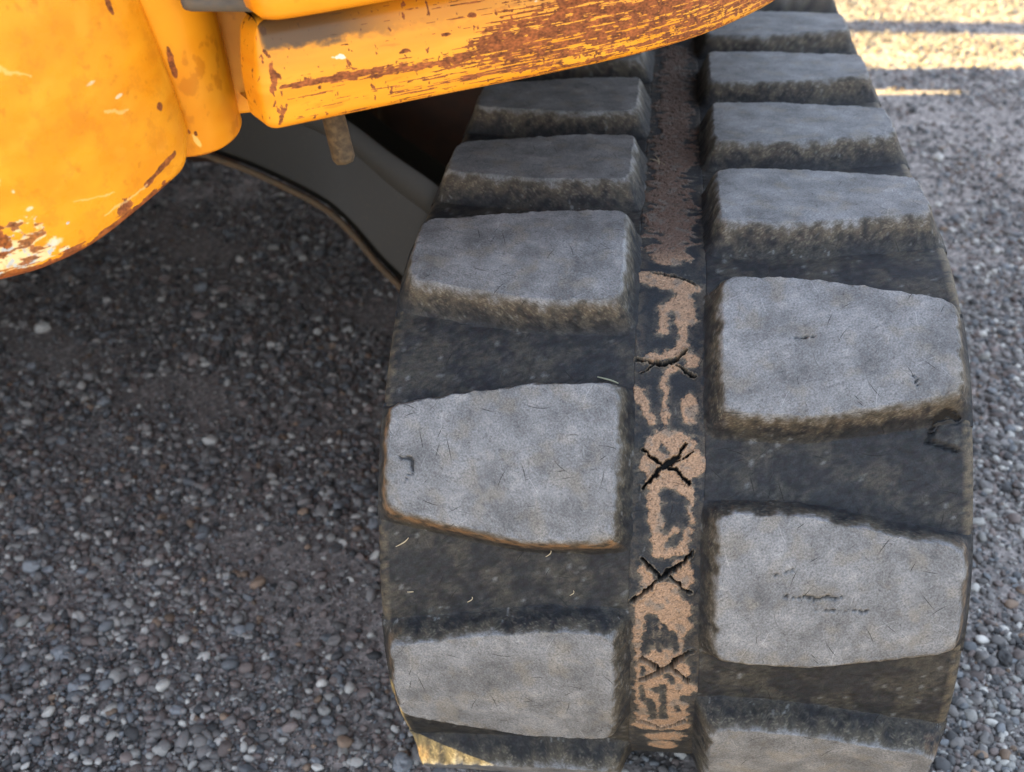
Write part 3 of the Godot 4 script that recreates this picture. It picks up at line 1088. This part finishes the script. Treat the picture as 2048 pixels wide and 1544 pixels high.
func column_look(u: float, v: float) -> Array:
	# u round the column, v up from its foot (mm); u = 26 faces the front
	var c := paint_tone(u * 0.7 + 300.0, v * 0.5)
	var mid := n_mid.get_noise_2d(u * 0.6 + 5.0, v * 0.4 + 13.0)
	var rust := 0.0
	for k in [[20.5, 38.0, 0.9, 5.5], [19.0, 10.0, 0.9, 1.6], [21.0, 11.0, 0.7, 1.2]]:
		var dd: float = sqrt(pow((u - k[0]) / k[2], 2.0) + pow((v - k[1]) / k[3], 2.0)) + 1.1 * mid
		rust = maxf(rust, 1.0 - ss(0.6, 0.85, dd))
	c = c.lerp(Color(0.62, 0.35, 0.08), 0.35 * ss(0.1, 0.4, mid + 0.5 - sqrt(pow((u - 13.0) / 8.0, 2.0) + pow((v - 30.0) / 9.0, 2.0)) * 0.5))
	c = c.lerp(rust_tone(u, v), rust)
	var pale := sqrt(pow((u - 19.0 - 0.25 * (v - 6.0)) / 1.0, 2.0) + pow((v - 7.0) / 4.0, 2.0)) + 0.9 * mid
	c = c.lerp(Color(0.93, 0.80, 0.50), 0.8 * (1.0 - ss(0.5, 0.9, pale)))
	c = c.lerp(Color(0.62, 0.38, 0.16), 0.6 * (1.0 - ss(0.2, 1.3, v - 1.5 * mid)))
	return [c, 0.30 + 0.5 * rust]


func painted(w: int, h: int, u0: float, u1: float, v0: float, v1: float, look: Callable) -> Array:
	var ca := PackedByteArray()
	var ra := PackedByteArray()
	ca.resize(w * h * 3)
	ra.resize(w * h)
	for y in h:
		for x in w:
			var l: Array = look.call(u0 + (u1 - u0) * (x + 0.5) / w, v0 + (v1 - v0) * (y + 0.5) / h)
			var c: Color = l[0]
			var k := y * w + x
			ca[k * 3] = clampi(int(c.r * 255.0), 0, 255)
			ca[k * 3 + 1] = clampi(int(c.g * 255.0), 0, 255)
			ca[k * 3 + 2] = clampi(int(c.b * 255.0), 0, 255)
			ra[k] = clampi(int(l[1] * 255.0), 0, 255)
	return [ImageTexture.create_from_image(Image.create_from_data(w, h, false, Image.FORMAT_RGB8, ca)), ImageTexture.create_from_image(Image.create_from_data(w, h, false, Image.FORMAT_L8, ra))]


func turned(path: PackedVector3Array) -> PackedVector3Array:
	# level outward directions of a path that runs left to right with the viewer in front
	var outs := PackedVector3Array()
	for i in path.size():
		var d := path[min(i + 1, path.size() - 1)] - path[max(i - 1, 0)]
		d.y = 0.0
		outs.append(Vector3(-d.z, 0.0, d.x).normalized())
	return outs


func with_corner(front: PackedVector3Array, r: float, deep: float) -> PackedVector3Array:
	# a return at the left end: comes from behind, rounds a corner of radius r, then runs along the front
	var d := (front[1] - front[0]).normalized()
	var out := Vector3(-d.z, 0.0, d.x)
	var c := front[0] + d * r - out * r
	var path := PackedVector3Array()
	for k in 5:
		path.append(c - d * r - out * deep * (1.0 - k / 5.0))
	for k in 9:
		var a := PI / 2.0 * k / 8.0
		path.append(c - d * r * cos(a) + out * r * sin(a))
	for i in front.size():
		if (front[i] - c).dot(d) > 0.0015:
			path.append(front[i])
	return path


func house(machine: Node3D) -> void:
	# generic paint for the rest
	var plain := painted(384, 384, 0.0, 130.0, 0.0, 130.0, func(u: float, v: float) -> Array: return [paint_tone(u, v).lerp(rust_tone(u, v), 0.9 * ss(0.5, 0.56, n_mid.get_noise_2d(u * 0.6 + 7.0, v * 0.25))), 0.31])
	var paint := yellow(plain[0], plain[1], Vector3(7, 7, 7))
	paint.uv1_triplanar = true
	# lower rim of the house: a heavy rounded beam that sweeps back over the track
	var front := curve([Vector3(-0.1290, 0.36, 0.1272), Vector3(-0.1050, 0.36, 0.1095), Vector3(-0.0767, 0.36, 0.0896), Vector3(-0.0444, 0.36, 0.0675), Vector3(-0.0100, 0.36, 0.0403), Vector3(0.0165, 0.36, 0.0095), Vector3(0.0420, 0.36, -0.0360), Vector3(0.0600, 0.36, -0.0900), Vector3(0.0700, 0.36, -0.1700), Vector3(0.0720, 0.36, -0.3000), Vector3(0.0720, 0.36, -0.5000)], 120)
	var path := with_corner(front, 0.0048, 0.013)
	var outs := turned(path)
	var ups := PackedVector3Array()
	for i in path.size():
		ups.append((Vector3.UP - outs[i] * 0.10 + Vector3(-0.06, 0, 0)))
	var prof := PackedVector2Array([Vector2(-0.07, 0.001), Vector2(-0.03, 0.0005)])
	for k in 9:
		var a := PI / 2.0 * k / 8.0
		prof.append(Vector2(-0.0036 + 0.0036 * sin(a), 0.0036 - 0.0036 * cos(a)))
	for k in range(1, 8):
		prof.append(Vector2(0.0011 * sin(PI * k / 8.0), 0.0036 + 0.0244 * k / 8.0))
	for k in 9:
		var a := PI / 2.0 * k / 8.0
		prof.append(Vector2(-0.006 + 0.006 * cos(a), 0.028 + 0.006 * sin(a)))
	prof.append(Vector2(-0.03, 0.0345))
	prof.append(Vector2(-0.07, 0.035))
	var corner_u := 0.0
	for i in range(1, 10):
		corner_u += path[i].distance_to(path[i - 1])
	var v_edge := 0.0665 + 0.0028
	var bl := painted(1408, 320, -20.0, 262.0, -4.0, 60.0, beam_look)
	# the texture covers u from corner_u - 20 mm over 282 mm and v from v_edge - 4 mm over 64 mm
	var beam_mat := yellow(bl[0], bl[1], Vector3(1.0 / 0.282, 1.0 / 0.064, 1.0), Vector3(-(corner_u - 0.020) / 0.282, -(v_edge - 0.004) / 0.064, 0.0))
	beam_mat.texture_repeat = false
	var beam := part("lower_rim_beam", sweep(path, outs, ups, prof, 1.0), beam_mat, machine)
	beam.set_meta("label", "curved yellow lower beam of the house, scraped to brown rust along its face")
	# panel above it
	var fp := curve([Vector3(-0.1225, 0.3965, 0.1330), Vector3(-0.1090, 0.3965, 0.1240), Vector3(-0.0767, 0.3965, 0.0990), Vector3(-0.0444, 0.3965, 0.0755), Vector3(-0.0080, 0.3965, 0.0470), Vector3(0.0205, 0.3965, 0.0130), Vector3(0.0470, 0.3965, -0.0350), Vector3(0.0660, 0.3965, -0.0900), Vector3(0.0770, 0.3965, -0.1700), Vector3(0.0790, 0.3965, -0.3000), Vector3(0.0790, 0.3965, -1.0000), Vector3(0.0790, 0.3965, -1.0900)], 150)
	var pp := with_corner(fp, 0.006, 0.03)
	var po := turned(pp)
	var pu := PackedVector3Array()
	for i in pp.size():
		pu.append(Vector3.UP)
	var pprof := PackedVector2Array([Vector2(-0.06, 0.006), Vector2(-0.008, 0.003), Vector2(-0.003, 0.0005), Vector2(0.0, 0.0), Vector2(0.002, 0.002), Vector2(0.003, 0.006), Vector2(0.003, 0.05), Vector2(0.0, 0.30), Vector2(-0.01, 0.60), Vector2(-0.06, 0.72), Vector2(-0.16, 0.75)])
	part("side_panel", sweep(pp, po, pu, pprof, 1.0), paint, machine)
	# house body: wall behind the bracket, floor, roof
	var outline := PackedVector2Array([Vector2(-0.150, 0.045), Vector2(-0.02, -0.03), Vector2(0.03, -0.12), Vector2(0.045, -0.30), Vector2(0.045, -1.05), Vector2(-0.05, -1.14), Vector2(-0.80, -1.14), Vector2(-0.98, -0.90), Vector2(-0.98, -0.22), Vector2(-0.64, -0.10), Vector2(-0.64, 0.15), Vector2(-0.45, 0.15), Vector2(-0.26, 0.09)])
	var body := CSGPolygon3D.new()
	body.name = "house_body"
	body.polygon = outline
	body.mode = CSGPolygon3D.MODE_DEPTH
	body.depth = 0.72
	body.material = paint
	body.transform = Transform3D(Basis(Vector3.RIGHT, PI / 2.0), Vector3(0, 0.415, 0))
	machine.add_child(body)
	# orange back plate seen between the bracket and the beam
	var bp := part("back_plate", rounded_box(Vector3(0.070, 0.095, 0.008), 0.0015), paint, machine)
	bp.transform = Transform3D(Basis(Vector3.UP, 0.28), Vector3(-0.142, 0.4005, 0.0795))
	# grey rubber strip at the upper left of the beam
	var grey := StandardMaterial3D.new()
	grey.resource_name = "grey_rubber"
	grey.albedo_color = Color(0.36, 0.35, 0.34)
	grey.albedo_texture = steel.albedo_texture
	grey.uv1_triplanar = true
	grey.uv1_scale = Vector3(20, 20, 20)
	grey.roughness = 0.8
	var strip := part("rubber_trim", rounded_box(Vector3(0.0285, 0.022, 0.03), 0.003), grey, machine)
	strip.transform = Transform3D(Basis(Vector3.UP, 0.1) * Basis(Vector3.FORWARD, 0.05), Vector3(-0.1395, 0.4075, 0.108))
	# pin that hangs below the beam
	var pin_mat := StandardMaterial3D.new()
	pin_mat.resource_name = "dusty_pin"
	pin_mat.albedo_color = Color(0.33, 0.285, 0.215)
	var sp := FastNoiseLite.new()
	sp.frequency = 0.05
	sp.fractal_octaves = 5
	var spt := NoiseTexture2D.new()
	spt.width = 256
	spt.height = 256
	spt.seamless = true
	spt.noise = sp
	var spr := Gradient.new()
	spr.offsets = PackedFloat32Array([0.25, 0.5, 0.75])
	spr.colors = PackedColorArray([Color(0.62, 0.6, 0.58), Color(0.84, 0.81, 0.75), Color(1.0, 0.98, 0.92)])
	spt.color_ramp = spr
	pin_mat.albedo_texture = spt
	pin_mat.uv1_triplanar = true
	pin_mat.uv1_scale = Vector3(26, 26, 26)
	pin_mat.roughness = 0.85
	var pin := part("hanging_pin", lathe(PackedVector2Array([Vector2(0.0, 0.045), Vector2(0.0040, 0.045), Vector2(0.0040, 0.0022), Vector2(0.0030, 0.0004), Vector2(0.0016, 0.0), Vector2(0.0, 0.0)]), 20), pin_mat, machine)
	pin.transform = Transform3D(Basis(Vector3.FORWARD, -0.16) * Basis(Vector3.RIGHT, -0.10), Vector3(-0.1148, 0.3375, 0.0942))
	# swing bracket at the left: a big rounded casting
	var low := curve([Vector3(-0.2650, 0.3340, 0.2110), Vector3(-0.2324, 0.3329, 0.1976), Vector3(-0.2158, 0.3317, 0.1888), Vector3(-0.2015, 0.3316, 0.1797), Vector3(-0.1908, 0.3313, 0.1689), Vector3(-0.1803, 0.3333, 0.1544), Vector3(-0.1705, 0.3384, 0.1346), Vector3(-0.1637, 0.3428, 0.1180), Vector3(-0.1622, 0.3450, 0.1094)], 64)
	var high := curve([Vector3(-0.2650, 0.4385, 0.2060), Vector3(-0.2339, 0.4374, 0.1939), Vector3(-0.2212, 0.4362, 0.1891), Vector3(-0.2108, 0.4348, 0.1826), Vector3(-0.2025, 0.4331, 0.1741), Vector3(-0.1941, 0.4309, 0.1625), Vector3(-0.1836, 0.4280, 0.1474), Vector3(-0.1756, 0.4253, 0.1337), Vector3(-0.1727, 0.4241, 0.1269)], 64)
	var bpos := PackedVector3Array()
	var buv := PackedVector2Array()
	var cols := 64 + 10
	var rws := 10 + 24 + 1
	var louts := turned(low)
	var run := 0.0
	var alongs := PackedFloat32Array()
	for i in 64:
		if i > 0:
			run += low[i].distance_to(low[i - 1])
		alongs.append(run)
	var zero := 0.0
	for i in 64:
		if absf(low[i].x + 0.2015) < 0.0012:
			zero = alongs[i]
	for j in rws:
		for i in cols:
			var ii := mini(i, 63)
			var up := (high[ii] - low[ii])
			var tall := up.length()
			up /= tall
			var out := louts[ii]
			var t := maxf(0.0, float(j - 10) / 24.0) * 1.9
			# lower right corner is rounded off
			var ed := run - alongs[ii]
			var lift := 0.006 * pow(clampf(1.0 - ed / 0.010, 0.0, 1.0), 2.0)
			var p := low[ii] + up * (tall * t + lift * (1.0 - clampf(t * 3.0, 0.0, 1.0)))
			p += out * 0.0035 * sin(PI * clampf(t * 0.55, 0.0, 1.0))
			var r := 0.0038
			if j < 10:
				var a := PI / 2.0 * (j - 1) / 9.0
				p = p + up * r - out * r + (out * sin(maxf(a, 0.0)) - up * cos(maxf(a, 0.0))) * r
				if j == 0:
					p -= out * 0.035
			elif t == 0.0:
				p += up * r
			else:
				p += up * r * (1.0 - clampf(t * 2.0, 0.0, 1.0))
			if i > 63:
				var d := (low[63] - low[61]).normalized()
				var a2 := PI / 2.0 * minf(float(i - 63), 8.0) / 8.0
				p += d * 0.005 * sin(a2) - out * 0.005 * (1.0 - cos(a2))
				if i == cols - 1:
					p -= out * 0.04
			bpos.append(p)
			buv.append(Vector2(alongs[ii] - zero + maxf(0.0, i - 63.0) * 0.0008, (tall * t if j >= 10 else -0.001 * (10 - j)) + (0.006 if j >= 10 else 0.004)))
	var kl := painted(800, 640, -62.0, 98.0, -8.0, 120.0, bracket_look)
	var bm := yellow(kl[0], kl[1], Vector3(1.0 / 0.160, 1.0 / 0.128, 1.0), Vector3(0.062 / 0.160, 0.008 / 0.128, 0.0))
	bm.texture_repeat = false
	var br := part("swing_bracket", sheet(cols, rws, bpos, 1.0, buv), bm, machine)
	br.set_meta("label", "big rounded yellow casting with rusted, chipped lower edge")
	# round column at its right side
	var col_prof := PackedVector2Array([Vector2(0.0, 0.0), Vector2(0.0148, 0.0), Vector2(0.0160, 0.0004), Vector2(0.0166, 0.0016), Vector2(0.0166, 0.16), Vector2(0.0, 0.16)])
	var cl := painted(416, 480, 0.0, 104.0, 0.0, 120.0, column_look)
	var pole_mat := yellow(cl[0], cl[1], Vector3(1.0, 1.0 / 0.120, 1.0))
	var pole := part("swing_column", lathe(col_prof, 48), pole_mat, machine)
	var axis := (Vector3(-0.1665, 0.4208, 0.1092) - Vector3(-0.1698, 0.3475, 0.0879)).normalized()
	var sidew := axis.cross(Vector3.BACK).normalized()
	pole.transform = Transform3D(Basis(sidew, axis, sidew.cross(axis)), Vector3(-0.1698, 0.3475, 0.0879))
	var floor_mesh := CSGPolygon3D.new()
	floor_mesh.name = "house_floor"
	var inset := PackedVector2Array()
	for p in outline:
		inset.append(Vector2(-0.44, -0.5) + (p - Vector2(-0.44, -0.5)) * 0.985)
	floor_mesh.polygon = inset
	floor_mesh.mode = CSGPolygon3D.MODE_DEPTH
	floor_mesh.depth = 0.02
	floor_mesh.material = steel
	floor_mesh.transform = Transform3D(Basis(Vector3.RIGHT, PI / 2.0), Vector3(0, 0.395, 0))
	machine.add_child(floor_mesh)
	var weight := part("counterweight", rounded_box(Vector3(0.54, 0.92, 0.052), 0.006), paint, machine)
	weight.position = Vector3(-0.29, 0.66, -1.187)
	var hinge := part("rear_hinge", rounded_box(Vector3(0.07, 0.26, 0.05), 0.004), steel, machine)
	hinge.position = Vector3(-0.30, 0.494, -1.145)
	var step := part("side_step", rounded_box(Vector3(0.16, 0.055, 0.62), 0.01), steel, machine)
	step.position = Vector3(-0.76, 0.318, -0.08)
	# boom foot above and to the left, out of the picture
	var boom := part("boom", rounded_box(Vector3(0.16, 0.20, 0.9), 0.02), paint, machine)
	boom.transform = Transform3D(Basis(Vector3.UP, 0.25) * Basis(Vector3.RIGHT, 0.75), Vector3(-0.50, 0.86, 0.20))


# ---------------------------------------------------------------- small litter on the track

func litter() -> void:
	var m := StandardMaterial3D.new()
	m.resource_name = "dry_straw"
	m.albedo_color = Color(0.66, 0.61, 0.50)
	m.roughness = 0.8
	var green := StandardMaterial3D.new()
	green.resource_name = "greenish_stalk"
	green.albedo_color = Color(0.52, 0.53, 0.44)
	green.roughness = 0.8
	var bits := [[92.1, -28.2, 94.9, -19.9, 0.55, 2.2, "greenish straw lying along the upper edge of a left lug"],
		[168.5, -105.8, 164.3, -100.6, 0.35, 2.0, "pale straw by the outer left edge, just below a clay-stained lug"],
		[189.5, -101.8, 189.1, -99.3, 0.3, 1.6, "tiny pale straw near the left edge of the track"],
		[193.1, -77.6, 190.5, -75.6, 0.3, 1.6, "tiny slanting straw between the two lowest left lugs"],
		[170.3, -46.3, 167.3, -44.3, 0.3, 2.0, "short straw right below the clay-edged left lug"],
		[187.7, -36.9, 185.3, -35.5, 0.25, 1.6, "tiny straw to the left of the groove, low on the track"],
		[205.8, -7.0, 213.7, -4.8, 0.28, 0.8, "thin bent white straw in the muddy groove"],
		[-94.7, -11.8, -86.2, -4.2, 0.4, 1.4, "brown straw caught in the upper groove"],
		[-100.5, -9.4, -86.2, -7.2, 0.35, 1.4, "brown straw crossing another in the upper groove"]]
	for b in bits:
		var pts := PackedVector3Array()
		var rad := PackedFloat32Array()
		var mid := (Vector2(b[0], b[1]) + Vector2(b[2], b[3])) / 2.0
		for k in 7:
			var t := k / 6.0
			var s: float = lerpf(b[0], b[2], t) / 1000.0
			var x: float = (lerpf(b[1], b[3], t) + 0.8 * sin(PI * t)) / 1000.0
			var zy := loop_at(s, R0 + float(b[5]) / 1000.0 - 0.0008)
			pts.append(Vector3(x, zy.y, zy.x))
			rad.append(float(b[4]) / 1400.0 * (0.55 + 0.45 * sin(PI * t)))
		var o := MeshInstance3D.new()
		var key := "straw"
		var n: int = taken.get(key, 0)
		taken[key] = n + 1
		o.name = "straw" if n == 0 else "straw_%03d" % n
		o.mesh = tube(pts, rad, 6)
		o.material_override = green if n == 0 else m
		add_child(o, true)
		tag(o, b[6], "straw", "bits of dry straw on the track")


func post() -> void:
	# a round timber post beyond the machine, out of the picture; its shadow crosses the sunlit gravel
	var m := StandardMaterial3D.new()
	m.resource_name = "grey_timber"
	m.albedo_color = Color(0.48, 0.43, 0.37)
	m.roughness = 0.9
	var o := MeshInstance3D.new()
	o.name = "timber_post"
	o.mesh = lathe(PackedVector2Array([Vector2(0.036, -0.3), Vector2(0.036, 2.05), Vector2(0.030, 2.08), Vector2(0.0, 2.085)]), 24)
	o.material_override = m
	o.position = Vector3(-2.0, 0.0, -1.62)
	add_child(o)
	tag(o, "round grey timber post standing on the gravel to the left behind the machine", "post")
